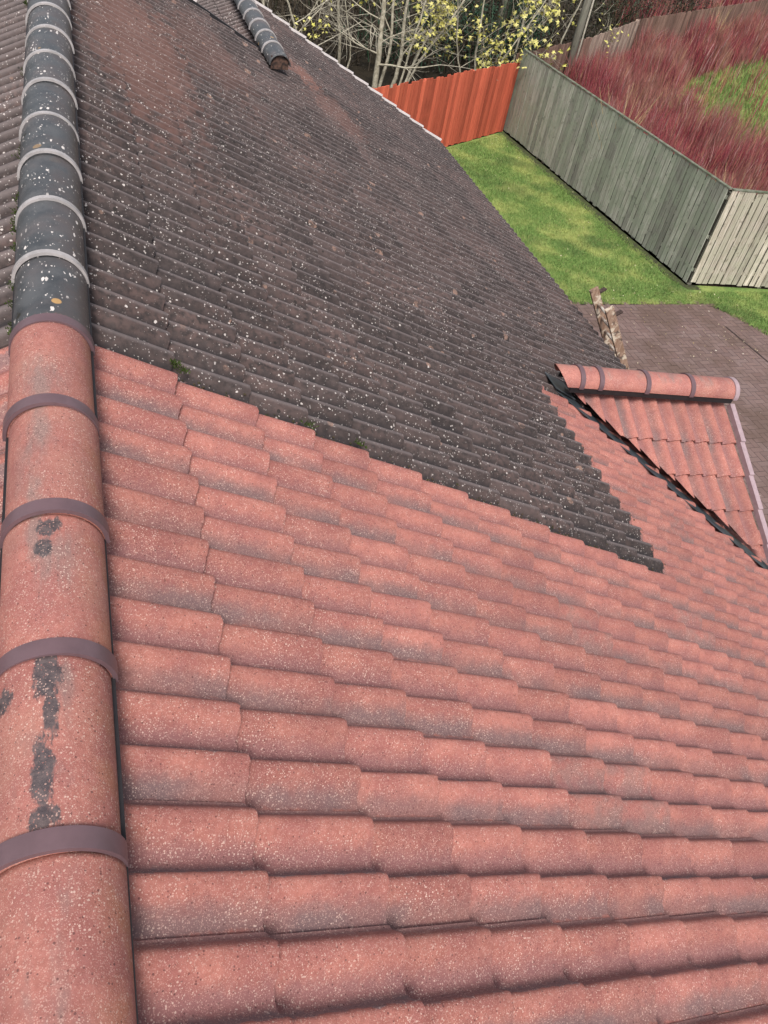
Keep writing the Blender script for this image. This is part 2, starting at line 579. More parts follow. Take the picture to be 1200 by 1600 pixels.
# the short top course of the lower wing
ir = [(7, EXT_U + 0.01, edges[8])]
tile_field(mbo, O0, U0, N0, W0, ir, cols, lambda i, a, b, w0: MAIN_END < w0 + TW / 2 < EXT_END, paint_main)
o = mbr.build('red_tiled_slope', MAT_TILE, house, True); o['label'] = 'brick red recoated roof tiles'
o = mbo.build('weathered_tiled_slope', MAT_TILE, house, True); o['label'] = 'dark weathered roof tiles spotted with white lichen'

# other side of the ridge
OL = np.array([2 * XR, 0, H]); UL = np.array([-ca_, 0, -sa_]); NL = np.array([-sa_, 0, ca_]); WL = np.array([0, -1., 0])
edl = [-U_TOP * -1 + 0.02] + [GA * i for i in range(1, 9)]
edl[0] = U_TOP + 0.02
rowl = [(i, edl[i], edl[i + 1]) for i in range(8)]
colsl = [(k, -8.0 + 0.1 + TW * k) for k in range(0, 40)]
mbl, mbl2 = MB(), MB()
tile_field(mbl, OL, UL, NL, WL, rowl, colsl, lambda i, a, b, w0: -7.7 < w0 + .15 < 0.02, lambda i, w: 0.0)
tile_field(mbl2, OL, UL, NL, WL, rowl, colsl, lambda i, a, b, w0: 0.02 <= w0 + .15 < 3.0, lambda i, w: 1.0)
# keep this side's rw layer away from the coating edge test
for m_ in (mbl, mbl2):
    m_.uv['roof'] = [(b, np.full_like(v, 1.0)) for b, v in m_.uv['roof']]
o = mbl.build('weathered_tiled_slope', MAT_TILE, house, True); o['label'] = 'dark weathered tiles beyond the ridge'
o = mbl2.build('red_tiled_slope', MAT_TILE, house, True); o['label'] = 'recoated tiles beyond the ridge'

# lower wing, side falling towards the main gable
XE, ZE = 2.124, H - 1.115
OE = np.array([XE * 1.0, 0, ZE]); 
edx = [0.03] + [GA * i for i in range(1, 7)]
rowx = [(i, edx[i], edx[i + 1]) for i in range(6)]
colx = [(k, -EXT_END + TW * k) for k in range(0, 13)]
mbx = MB()
tile_field(mbx, OE, UL, NL, WL, rowx, colx, lambda i, a, b, w0: w0 + .15 < -MAIN_END, lambda i, w: 0.0)
mbx.uv['roof'] = [(b, np.full_like(v, 1.0)) for b, v in mbx.uv['roof']]
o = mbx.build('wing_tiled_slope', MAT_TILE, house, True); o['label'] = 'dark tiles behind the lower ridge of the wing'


# ------------------------------------------------------------------ ridge caps
def arc(R, hgt, n, a0=-90, a1=90):
    t = np.radians(np.linspace(a0, a1, n))
    return np.stack([np.sin(t) * R, np.cos(t) * hgt], 1), np.linspace(-1, 1, n)


def cap_mesh(O, A, S, Z, length, R, hgt, thick, y0, skew=0.0, n=25):
    """half-round cap from O along A; S sideways, Z up"""
    mb = MB()
    pr, aa = arc(R, hgt, n)
    pi_, _ = arc(R - thick, hgt - thick, n)
    rr = rng.random(2)
    vs, uc = [], []
    L = [0.0, 0.012, length * .5, length - .012, length]
    for l in L:
        sh = 0.004 if l in (0.0, length) else 0
        for k in range(n):
            vs.append(O + A * (l + skew * (1 - math.cos(math.asin(max(-1, min(1, aa[k]))))) * (1 if l == 0 else 0)) + S * pr[k, 0] * (1 - sh) + Z * pr[k, 1] * (1 - sh * 6 * .2)); uc.append((aa[k], y0 + l))
    m = len(L)
    fs = [(r * n + k, r * n + k + 1, (r + 1) * n + k + 1, (r + 1) * n + k) for r in range(m - 1) for k in range(n - 1)]
    b = len(vs)
    for l in (0.0, length):
        for k in range(n):
            vs.append(O + A * l + S * pi_[k, 0] + Z * pi_[k, 1]); uc.append((aa[k], y0 + l))
    for k in range(n - 1):
        fs.append((k, b + k, b + k + 1, k + 1))
        fs.append(((m - 1) * n + k, (m - 1) * n + k + 1, b + n + k + 1, b + n + k))
        fs.append((b + k, b + n + k, b + n + k + 1, b + k + 1))
    mb.add(vs, fs, 0, cap=np.array(uc), rnd=rr)
    return mb


def band_mesh(O, A, S, Z, width, R, hgt, n=25):
    mb = MB()
    ro, _ = arc(R + .009, hgt + .009, n, -93, 93)
    ri, _ = arc(R - .002, hgt - .002, n, -93, 93)
    prof = [(ri, 0), (ro, 0.0008), (ro, width - .0008), (ri, width)]
    for r in range(3):
        vs = []
        for p_, l in prof[r:r + 2]:
            for k in range(n):
                vs.append(O + A * l + S * p_[k, 0] + Z * p_[k, 1])
        mb.add(vs, [(k, k + 1, n + k + 1, n + k) for k in range(n - 1)], 0)
    return mb


EX, EY, EZ = np.eye(3)
RL, RR_, RY0 = 0.4492, 0.127, -1.9525
def ridge_pos(y):
    return np.array([-0.1691 - 0.003 * y, y, H + 0.0672 + 0.0119 * y])


for k in range(-3, 22):
    y = RY0 + RL * k
    if y > MAIN_END - 0.1:
        break
    P = ridge_pos(y) + np.array([rng.normal(0, .003), 0, rng.normal(0, .0025)])
    D = ridge_pos(y + RL) - ridge_pos(y); D /= np.linalg.norm(D)
    ln = min(RL - 0.002, MAIN_END + 0.03 - y)
    red = k < 4
    # the band covers the near end of each cap (joint)
    c = cap_mesh(P, D, EX, EZ, ln, RR_, 0.122, 0.014, y - (RY0 + 4 * RL) - 0.14 if not red else y)
    co = c.build('ridge_cap', MAT_CAP_RED if red else MAT_CAP_OLD, house, True)
    co['label'] = 'red coated ridge cap' if red else 'grey lichen-spotted ridge cap'
    lift = 0.006 if k == 0 else 0.0
    B = band_mesh(P - D * 0.004 + EZ * lift, D, EX, EZ, 0.046 if k < 5 else 0.027, RR_ + 0.001, 0.124)
    bo = B.build('joint_band', MAT_BAND_BROWN if k < 5 else MAT_BAND_PALE, co, True)

# dark roll showing under the caps
mb = MB()
for sg in (-1, 1):
    pts = [ridge_pos(y) + np.array([sg * (RR_ - 0.002), 0, -0.014]) for y in (-3.2, 0, 4, MAIN_END)]
    for i in range(3):
        a, b = pts[i], pts[i + 1]
        d = (b - a) / np.linalg.norm(b - a)
        mb.box((a + b) / 2, np.linalg.norm(b - a), 0.012, 0.04, np.array([d, EX, EZ]))
mb.build('ridge_roll', MAT_DARK_PLASTIC, house)

# wing ridge, parallel and lower
for k in range(0, 9):
    L2 = 0.45
    y = 7.62 - 0.35 + L2 * k if k else 7.27
    P = np.array([XE, y, ZE + 0.055])
    ln = L2 - .003 if k < 8 else 0.42
    c = cap_mesh(P, EY, EX, EZ, ln, 0.124, 0.118, 0.014, 1.0 + y)
    co = c.build('ridge_cap', MAT_CAP_OLD, house, True)
    co['label'] = 'dark ridge cap of the lower wing'
    if k:
        band_mesh(P - EY * .004, EY, EX, EZ, 0.045, 0.125, 0.120).build('joint_band', MAT_BAND_PALE, co, True)

mb = MB()
mb.box((XE, 7.31, ZE + 0.075), 0.20, 0.03, 0.13)
mb.build('ridge_end_filler', plain('opening_shade_brown', (0.115, 0.066, 0.050), .9, .2, .5, 30, (0.03, 0.022, 0.02)), house)  # plug added to darken the open cap end, in its brown underside tone

# ------------------------------------------------------------------ verges
mb = MB()
for (i, ulo, uhi) in rows:
    if uhi < EXT_U + .1:
        continue
    c0 = O0 + U0 * ((max(ulo, EXT_U) + uhi) / 2) + W0 * (EXT_END + 0.08) + N0 * (-0.018)
    d = U0 + N0 * 0.09; d /= np.linalg.norm(d)
    mb.box(c0, (uhi - max(ulo, EXT_U)) + 0.01, 0.032, 0.06, np.array([d, W0, np.cross(d, W0)]))
o = mb.build('wing_verge', MAT_VERGE_WHITE, house); o['label'] = 'pale stepped verge strip along the far gable'
mb = MB()
for (i, ulo, uhi) in rows[:8]:
    if ulo > EXT_U: break
    c0 = O0 + U0 * ((ulo + uhi) / 2) + W0 * (MAIN_END + 0.16) + N0 * (-0.04)
    mb.box(c0, (uhi - ulo) + 0.01, 0.03, 0.08, np.array([U0, W0, N0]))
mb.build('gable_verge', MAT_DARK_PLASTIC, house)
mb = MB()
mb.box(O0 + U0 * 1.37 + W0 * (MAIN_END + 0.20) + N0 * 0.0, 0.10, 0.10, 0.05, np.array([U0, W0, N0]))
mb.build('verge_end_cap', MAT_VERGE_WHITE, house)

# gutter, fascia, walls
mb = MB()
gx, gz = EAVE_U * ca_ + 0.03, H - EAVE_U * sa_ - 0.10
n = 9
t = np.linspace(math.pi, 2 * math.pi, n)
vs, fs = [], []
for y in (2.35, EXT_END):
    for k in range(n):
        vs.append((gx + 0.056 * math.cos(t[k]), y, gz + 0.056 * math.sin(t[k])))
    for k in range(n):
        vs.append((gx + 0.051 * math.cos(t[k]), y, gz + 0.051 * math.sin(t[k])))
for k in range(n - 1):
    fs.append((k, k + 1, 2 * n + k + 1, 2 * n + k)); fs.append((n + k + 1, n + k, 3 * n + k, 3 * n + k + 1))
mb.add(vs, fs)
mb.build('gutter', MAT_DARK_PLASTIC, house, True)
mb = MB()
mb.box((gx - 0.09, (2.35 + EXT_END) / 2, gz - 0.02), 0.03, EXT_END - 2.35, 0.2)
mb.build('fascia', MAT_VERGE_WHITE, house)
mb = MB()
wx = gx - 0.35
mb.box((wx, 2.5 + (EXT_END - 2.5) / 2 - .1, (H - 3.30) / 2), 0.25, EXT_END - 2.7, H - 3.30)
mb.box((wx / 2 + 0.9, MAIN_END - 0.02, 1.2), wx - 2.4, 0.2, 2.4)
mb.box((1.1, MAIN_END - .30, 2.05), 2.6, 0.22, 4.1)
mb.box((4.05, EXT_END - .16, 1.1), 3.6, 0.22, 2.2)
mb.build('wall', MAT_BRICK, house)

# ------------------------------------------------------------------ gablet at the eave
PO = np.array([3.9659, 2.2327, -1.8645 + H])
PAX = np.array([0.99626989, -0.03904594, -0.07695269])
PSIDE = np.array([-0.03916206, -0.99923287, 0.0])
PDN = np.array([-0.03423551, -0.8735304, -0.48556418])
PN = np.cross(PDN, PAX); PN /= np.linalg.norm(PN)
if PN[2] < 0: PN = -PN
PL = 0.4714
P_END = PL * 3 - 0.005
# front face: looking up the slope, right is +X
OP = PO + PN * 0.0 - np.array([0, 0, 0.03])
LV = 0.5095 - 0.045
pe = [0.06, LV, LV + .318, LV + .636, LV + .954, LV + 1.272]
prow = [(i, pe[i], pe[i + 1]) for i in range(5)]
pcol = [(k, P_END - TW * (k + 1) + 0.02) for k in range(0, 8)]
def clip_above_main(obj, off, slope):
    """cut away what lies below a plane standing a little above the main slope"""
    bm = bmesh.new(); bm.from_mesh(obj.data)
    n_ = N0 + W0 * slope
    p_ = O0 + W0 * 1.6 + N0 * off - np.array(house.location)
    bmesh.ops.bisect_plane(bm, geom=bm.verts[:] + bm.edges[:] + bm.faces[:], plane_co=Vector(p_), plane_no=Vector(n_), clear_inner=True)
    bm.to_mesh(obj.data); bm.free()
    obj.data.update()
mb = MB()
tile_field(mb, OP, PDN, PN, PAX, prow, pcol, lambda *a: True, lambda *a: 1.0)
mb.uv['roof'] = [(b, np.full_like(v, 1.0)) for b, v in mb.uv['roof']]
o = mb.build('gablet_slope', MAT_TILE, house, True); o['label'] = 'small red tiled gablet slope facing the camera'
clip_above_main(o, 0.040, 0.0)
# back face
PDB = np.array([PDN[0] + 2 * 0.034, -PDN[1], PDN[2]])
PDB = PDB - PAX * (PDB @ PAX); PDB /= np.linalg.norm(PDB)
PNB = np.cross(PAX, PDB); PNB /= np.linalg.norm(PNB)
if PNB[2] < 0: PNB = -PNB
mb = MB()
tile_field(mb, OP, PDB, PNB, -PAX, prow[:4], [(k, -P_END + TW * k) for k in range(0, 8)], lambda *a: True, lambda *a: 1.0)
mb.uv['roof'] = [(b, np.full_like(v, 1.0)) for b, v in mb.uv['roof']]
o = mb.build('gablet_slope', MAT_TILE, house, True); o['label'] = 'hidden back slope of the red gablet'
clip_above_main(o, 0.03, 0.0)
# its ridge
PZ = np.cross(PAX, PSIDE); PZ = PZ if PZ[2] > 0 else -PZ
seg = [(-0.30, 0.0), (0.0, PL), (PL, 2 * PL), (2 * PL, P_END + 0.03)]
seg = [(-0.47, -0.185, True), (-0.185, 0.0, False), (0.0, PL, False), (PL, 2 * PL, False), (2 * PL, P_END + 0.02, False)]
for a, b, mitre in seg:
    P = PO + PAX * a + PZ * 0.012
    c = cap_mesh(P, PAX, -PSIDE, PZ, b - a - .002, 0.126, 0.115, 0.014, a + 5.0, skew=-0.0)
    co = c.build('ridge_cap', MAT_CAP_RED, house, True); co['label'] = 'red ridge cap on the gablet'
    if mitre:
        bm = bmesh.new(); bm.from_mesh(co.data)
        n_ = N0 * 1.0 + U0 * 0.55
        p_ = O0 + U0 * 4.12 + W0 * 2.3 + N0 * 0.05 - np.array(house.location)
        bmesh.ops.bisect_plane(bm, geom=bm.verts[:] + bm.edges[:] + bm.faces[:], plane_co=Vector(p_), plane_no=Vector(n_), clear_inner=True)
        bm.to_mesh(co.data); bm.free()
    band_mesh(PO + PAX * (b - 0.045) + PZ * .012, PAX, -PSIDE, PZ, 0.045, 0.127, 0.117).build('joint_band', MAT_BAND_BROWN if b < 1.3 else MAT_VERGE, co, True)
mb = MB()
for sd in (1, -1):
    a = PO + PAX * -0.30 + PSIDE * 0.112 * sd - PZ * 0.012
    b = PO + PAX * (P_END - .01) + PSIDE * 0.112 * sd - PZ * 0.012
    mb.box((a + b) / 2, np.linalg.norm(b - a), 0.012, 0.06, np.array([PAX, PSIDE, PZ]))
mb.build('ridge_roll', MAT_DARK_PLASTIC, house)
# verge strip, one piece per course
mb = MB()
for i in range(5):
    lo, hi = max(pe[i], 0.10), pe[i + 1]
    d = PDN + PN * 0.05; d /= np.linalg.norm(d)
    c0 = OP + PDN * ((lo + hi) / 2) + PAX * (P_END + 0.036) + PN * 0.0
    mb.box(c0, hi - lo + 0.012, 0.050, 0.05, np.array([d, PAX, np.cross(d, PAX)]))
o = mb.build('gablet_verge', MAT_VERGE, house); o['label'] = 'mauve plastic verge of the gablet, stepped'
# gable wall under the verge
mb = MB()
a = OP + PAX * (P_END - .10)
tri = [a - PZ * .12, a + PDN * 1.25 - PZ * .10, a + PDB * 1.25 - PZ * .10]
b2 = [p - PAX * .1 for p in tri]
mb.add(np.array(tri + b2), [(0, 1, 2), (5, 4, 3), (0, 3, 4, 1), (1, 4, 5, 2), (2, 5, 3, 0)])
mb.build('gablet_wall', MAT_BRICK, house)
# valley lining
VP = np.array([2.22104301, 3.34763471, -1.17571553 + H]); VD = np.array([0.70681359, -0.60035279, -0.37415382])
mb = MB()
e1 = np.cross(N0, VD); e1 /= np.linalg.norm(e1)
if e1[1] < 0: e1 = -e1
a, b = VP + VD * 1.9, VP + VD * 5.6
mb.box((a + b) / 2 - N0 * 0.0 + e1 * 0.105 - N0 * 0.018, np.linalg.norm(b - a), 0.17, 0.004, np.array([VD, e1, np.cross(VD, e1)]))
o = mb.build('valley_lining', MAT_LEAD, house); o['label'] = 'dark metal valley lining beside the gablet'
# saddle flashing at the head of the gablet ridge
mb = MB()
mb.box(O0 + U0 * 4.16 + W0 * 2.30 + N0 * 0.006, 0.26, 0.24, 0.005, np.array([U0, W0, N0]))
mb.build('saddle_flashing', MAT_LEAD, house)

# moss tufts
mb = MB()
for (u, w, r) in ((0.315, 0.05, .022), (0.93, 0.03, .020), (0.30, 0.075, .014), (1.22, .045, .016)):
    for q in range(60):
        p = O0 + U0 * (u + rng.normal(0, r)) + W0 * (w + rng.normal(0, r * .5)) + N0 * (-.012 + abs(rng.normal(0, .008)))
        d = N0 + rng.normal(0, .5, 3); d /= np.linalg.norm(d)
        s = np.cross(d, rng.normal(0, 1, 3)); s /= np.linalg.norm(s)
        mb.add([p - s * .003, p + s * .003, p + d * .014], [(0, 1, 2)])
for k in range(26):
    y = rng.choice([0.05, 0.25, 0.6, 0.75, 1.0, 1.5, 2.6, 3.9, 5.2]) + rng.normal(0, .05)
    c = ridge_pos(y) + np.array([-RR_ - .004 + rng.normal(0, .006), 0, -.006])
    for q in range(26):
        p = c + rng.normal(0, .009, 3); d = np.array([-.5, 0, 1]) + rng.normal(0, .5, 3); d /= np.linalg.norm(d)
        s = np.cross(d, rng.normal(0, 1, 3)); s /= np.linalg.norm(s)
        mb.add([p - s * .003, p + s * .003, p + d * .012], [(0, 1, 2)])
o = mb.build('moss_tuft', MAT_MOSS, house); o['label'] = 'green moss tufts along joints of the roof'; o['kind'] = 'stuff'

mb = MB()
for q in range(520):
    if q < 400:
        u = rng.uniform(.1, 3.85); w = PAINT_W + rng.normal(0.012, .014)
    else:
        u = 3.82 + rng.normal(0.006, .012); w = rng.uniform(.05, 2.0)
    ww = (w - w_start0) % TW / TW
    p = O0 + U0 * u + W0 * w + N0 * (np.interp(ww, PS, PHT) - CREST - .012 * (1 - (u / GA) % 1) * 2.2 + .004)
    r = rng.uniform(.003, .010)
    t4 = [p + N0 * r * .8, p + U0 * r, p - U0 * r * .5 + W0 * r * .9, p - U0 * r * .5 - W0 * r * .9]
    mb.add(t4, [(0, 1, 2), (0, 2, 3), (0, 3, 1)])
o = mb.build('grime_crumbs', plain('roof_grime', (0.09, 0.062, 0.045), .95, .1, .5, 90, (0.04, 0.045, 0.02)), house); o['kind'] = 'stuff'; o['label'] = 'crumbs of brown moss and grime along the edge of the red coating'

# ------------------------------------------------------------------ ladder
N = NT("paint_spotted_timber", 0.75, 0.25)
P = N.obj()
g = N.noise(N.map(P, (40., 40., 6.)), 1.0, 4)
c = N.mix(N.step(g, .35, .65), (0.23, 0.14, 0.095), (0.34, 0.23, 0.17))
c = N.mix(N.step(N.noise(P, 9.0, 4, .6), 0.50, 0.60, 0, 0.85), c, (0.62, 0.53, 0.42))
c = N.mix(N.m('MULTIPLY', N.step(N.noise(P, 16.0, 3), .56, .66), .8), c, (0.07, 0.05, 0.045))
N.color(c); N.bump(g, .3, .003)
MAT_TIMBER = N.mat
MAT_RUNG = plain("pale_rung", (0.62, 0.58, 0.52), 0.6, 0.4, 0.3, 18, (0.30, 0.22, 0.18))
MAT_RUST = plain("rusty_iron", (0.075, 0.048, 0.04), 0.8, 0.3, 0.5, 30)
lean = math.radians(56)
LDV = np.array([-math.cos(lean), 0, math.sin(lean)])
LN = np.array([math.sin(lean), 0, math.cos(lean)])
LB = np.array([6.22, 0, H - 3.25])
LT = -LB[2] / LDV[2]                       # foot on the ground
lad = thing('ladder', 'old timber ladder leaning on the roof edge, spotted with cream paint', 'ladder', (LB[0] + LDV[0] * LT, 5.05, 0))
for (y, top) in ((5.27, 0.70), (4.87, 0.66)):
    mb = MB()
    a = LB + LDV * LT + EY * y; b = LB + LDV * top + EY * y
    mb.box((a + b) / 2, np.linalg.norm(b - a), 0.045, 0.11, np.array([LDV, EY, LN]))
    mb.build('stile', MAT_TIMBER, lad)
tt = 0.46
while tt > LT + .2:
    mb = MB()
    mb.tube([LB + LDV * tt + EY * 4.87, LB + LDV * (tt + .0) + EY * 5.27], 0.019, 8)
    mb.build('rung', MAT_RUNG, lad, True)
    tt -= 0.235
for (y, t0) in ((5.27, .60), (4.87, .50)):
    mb = MB()
    p = LB + LDV * t0 + EY * y + LN * 0.0
    dv = np.array([.86, .45, .10]); dv /= np.linalg.norm(dv); sv = np.cross(EZ, dv); sv /= np.linalg.norm(sv)
    mb.box(p + dv * 0.10 + EZ * .02, 0.20, 0.05, 0.022, np.array([dv, sv, np.cross(dv, sv)]))
    mb.build('stay_bracket', MAT_RUST, lad)

# ------------------------------------------------------------------ ground
def ground_sheet(name, poly, z, mat):
    mb = MB(); mb.add([(x, y, z) for x, y in poly], [tuple(range(len(poly)))])
    o = mb.build(name, mat); o['kind'] = 'structure'
    return o

N = NT("leaf_litter_soil", 0.95, 0.1)
P = N.obj()
c = N.mix(N.step(N.noise(P, 1.3, 5), .35, .65), (0.018, 0.016, 0.012), (0.036, 0.029, 0.020))
c = N.mix(N.m('MULTIPLY', N.step(N.noise(P, 14., 4, .7), .52, .68), .4), c, (0.08, 0.058, 0.034))
N.color(c); N.bump(N.noise(P, 12., 4, .7), .6, .05)
ground_sheet('ground', [(-150, -150), (200, -150), (200, 250), (-150, 250)], -0.012, N.mat)

N = NT("lawn_turf", 0.95, 0.1)
P = N.obj()
n1 = N.noise(P, 0.9, 4, .6); n2 = N.noise(P, 26., 4, .7)
c = N.mix(N.step(n2, .3, .7), (0.085, 0.150, 0.038), (0.185, 0.275, 0.078))
c = N.mix(N.m('MULTIPLY', N.step(n1, .44, .66), .7), c, (0.36, 0.385, 0.125))
c = N.mix(N.m('MULTIPLY', N.step(N.noise(P, 5., 4, .7), .60, .74), .55), c, (0.050, 0.085, 0.030))
c = N.mix(N.step(N.noise(P, .7, 3, .6), .50, .34, 0, .5), c, (0.060, 0.105, 0.035))
N.color(c); N.bump(n2, .7, .02)
MAT_TURF = N.mat
LAWN = [(6.0, 9.80), (9.4, 9.80), (12.10, 9.85), (12.45, 9.35), (13.0, 8.2), (14.6, 7.3), (20, 6.0), (20, 10.45), (11.99, 10.62), (11.12, 19.14), (4.5, 14.66), (4.5, 11.4), (6.0, 11.4)]
ground_sheet('lawn', LAWN, 0.0, MAT_TURF)
BANK = [(11.99, 10.62), (22, 10.0), (46, 20), (40, 41), (25.6, 30.8), (18.8, 26.0), (15.0, 22.5), (11.12, 19.14)]
ground_sheet('bank_soil', BANK, 0.004, plain('bank_litter', (0.060, 0.038, 0.028), .95, .1, .5, 6, (0.028, 0.020, 0.015)))
ground_sheet('rough_grass', [(18.2, 22.4), (22.2, 26.6), (29.5, 31.4), (34, 27), (20.4, 18.0), (18.9, 20.2)], 0.010, MAT_TURF)

ground_sheet('fence_foot_shade', [(11.02, 19.04), (10.88, 18.9), (11.22, 15.2), (11.52, 12.3), (11.70, 10.9), (11.92, 10.42), (12.25, 10.40), (12.25, 10.80), (11.40, 19.22)], 0.004, plain('foot_shade_tone', (0.050, 0.050, 0.032), .95, .1, .5, 8, (0.075, 0.095, 0.035)))  # added strip, painting the dark gap line under the fence onto the ground

# herringbone paving
N = NT("block_paving", 0.85, 0.25)
P = N.obj()
r1, r2, _ = N.uv('rnd')
c = N.mix(r1, (0.150, 0.102, 0.094), (0.195, 0.140, 0.130))
c = N.mix(N.m('MULTIPLY', r2, .3), c, (0.20, 0.120, 0.100))
c = N.mix(N.step(N.noise(P, 1.1, 4, .6), .40, .64, 0, .7), c, (0.112, 0.074, 0.058))
c = N.mix(N.step(N.noise(P, 30., 4, .7), .55, .75, 0, .4), c, (0.10, 0.075, 0.068))
c = N.mix(spots(N, P, 9.0, 0.20, .86), c, (0.55, 0.50, 0.42))
N.color(c); N.bump(N.noise(P, 120., 3), .3, .004)
MAT_PAVE = N.mat
MAT_JOINT = plain("paving_joint", (0.080, 0.060, 0.055), 0.95, 0.1, .4, 20)
DRIVE = [(6.0, 9.79), (9.4, 9.79), (12.09, 9.84), (12.44, 9.34), (12.98, 8.2), (14.6, 7.28), (20, 5.98), (20, 0.5), (4.8, 0.5), (4.8, 9.79)]
ground_sheet('driveway', DRIVE, -0.004, MAT_JOINT)
def inside(poly, x, y):
    r = False
    n = len(poly)
    for i in range(n):
        x1, y1 = poly[i]; x2, y2 = poly[(i + 1) % n]
        if (y1 > y) != (y2 > y) and x < (x2 - x1) * (y - y1) / (y2 - y1) + x1:
            r = not r
    return r
mb = MB()
bw = 0.112
ang = math.radians(2)
ca2, sa2 = math.cos(ang), math.sin(ang)
for i in range(-40, 150):
    for j in range(-10, 60):
        for o_ in (0, 1):
            # classic herringbone lattice
            bx = (i + 0) * bw + 0.0
            if o_ == 0:
                x = (i + j * 2 * 0) * bw; y = 0
            X0 = i; Y0 = -i + 4 * j
            if o_ == 0:
                x1, y1, w_, h_ = X0, Y0, 2, 1
            else:
                x1, y1, w_, h_ = X0, Y0 + 2, 1, 2
            cx, cy = (x1 + w_ / 2) * bw, (y1 + h_ / 2) * bw
            gxp, gyp = 4.8 + cx * ca2 - cy * sa2, 0.4 + cx * sa2 + cy * ca2
            if not (5.6 < gxp < 14.5 and 2.0 < gyp < 9.9) or not inside(DRIVE, gxp, gyp):
                continue
            hw, hh = w_ * bw / 2 - .0035, h_ * bw / 2 - .0035
            z = 0.0035 + rng.normal(0, .0008)
            q = []
            for sx_, sy_ in ((-1, -1), (1, -1), (1, 1), (-1, 1)):
                lx, ly = cx + sx_ * hw, cy + sy_ * hh
                q.append((4.8 + lx * ca2 - ly * sa2, 0.4 + lx * sa2 + ly * ca2, z))
            mb.add(q, [(0, 1, 2, 3)], 0, rnd=rng.random(2))
o = mb.build('block_paving', MAT_PAVE); o['kind'] = 'structure'
# inspection joint / channel line across the paving
mb = MB()
a, b = np.array([11.9, 8.95, .008]), np.array([12.2, 6.4, .008])
mb.box((a + b) / 2, np.linalg.norm(b - a), .035, .006, np.array([(b - a) / np.linalg.norm(b - a), np.cross(EZ, (b - a) / np.linalg.norm(b - a)), EZ]))
o = mb.build('paving_channel', MAT_JOINT); o['kind'] = 'structure'


# grass blades
MAT_BLADE = None
N = NT("grass_blade", 0.8, 0.2)
r1, r2, _ = N.uv('rnd')
P = N.obj()
c = N.mix(r1, (0.090, 0.170, 0.040), (0.215, 0.310, 0.090))
c = N.mix(N.m('MULTIPLY', N.step(N.noise(P, .9, 4, .6), .44, .66), .7), c, (0.40, 0.42, 0.14))
c = N.mix(N.step(N.noise(P, .7, 3, .6), .50, .34, 0, .5), c, (0.070, 0.120, 0.038))
c = N.mix(N.m('MULTIPLY', N.step(r2, .8, 1.), .6), c, (0.30, 0.26, 0.12))
N.color(c)
MAT_BLADE = N.mat


def blades(poly, n, h0, h1, wdt, skip=None):
    xs = [p[0] for p in poly]; ys = [p[1] for p in poly]
    out_v, out_r = [], []
    cnt = 0
    while cnt < n:
        X = rng.uniform(min(xs), max(xs), 4000); Y = rng.uniform(min(ys), max(ys), 4000)
        for x, y in zip(X, Y):
            if cnt >= n: break
            if inside(poly, x, y) and not (skip and skip(x, y)):
                a = rng.uniform(0, 6.283); h = rng.uniform(h0, h1)
                dx, dy = math.cos(a) * wdt / 2, math.sin(a) * wdt / 2
                lx, ly = rng.normal(0, h * .5, 2)
                out_v += [(x - dx, y - dy, 0.0), (x + dx, y + dy, 0.0), (x + lx, y + ly, h)]
                r = rng.random(2); out_r += [r, r, r]
                cnt += 1
    mb = MB()
    mb.add(out_v, [(3 * i, 3 * i + 1, 3 * i + 2) for i in range(cnt)], 0, rnd=np.array(out_r))
    return mb
o = blades([(7.0, 9.75), (12.03, 9.78), (12.36, 9.28), (12.92, 8.14), (14.55, 7.22), (15.5, 7.0), (15.5, 10.4), (11.85, 10.3), (11.78, 10.9), (11.32, 15.2), (10.95, 18.9), (7.5, 16.6), (7.0, 11.4)], 85000, .02, .075, .013).build('grass_blades', MAT_BLADE)
tag(o, 'short mossy green lawn grass between the roof and the fences', 'grass', 'stuff')

# ------------------------------------------------------------------ fences
MAT_GREY = wood_material("algae_grey_fence", (0.385, 0.39, 0.33), (0.20, 0.205, 0.168), (0.25, 0.29, 0.215))
MAT_PALEWOOD = wood_material("bare_silver_fence", (0.60, 0.545, 0.46), (0.28, 0.24, 0.18), (0.37, 0.36, 0.27))
MAT_REDWOOD = wood_material("red_stained_fence", (0.58, 0.135, 0.075), (0.42, 0.086, 0.050))
MAT_BLEACHED = wood_material('bleached_brown_fence', (0.46, 0.36, 0.29), (0.19, 0.125, 0.10))
MAT_BROWNWOOD = wood_material("brown_fence", (0.27, 0.175, 0.135), (0.13, 0.075, 0.058))


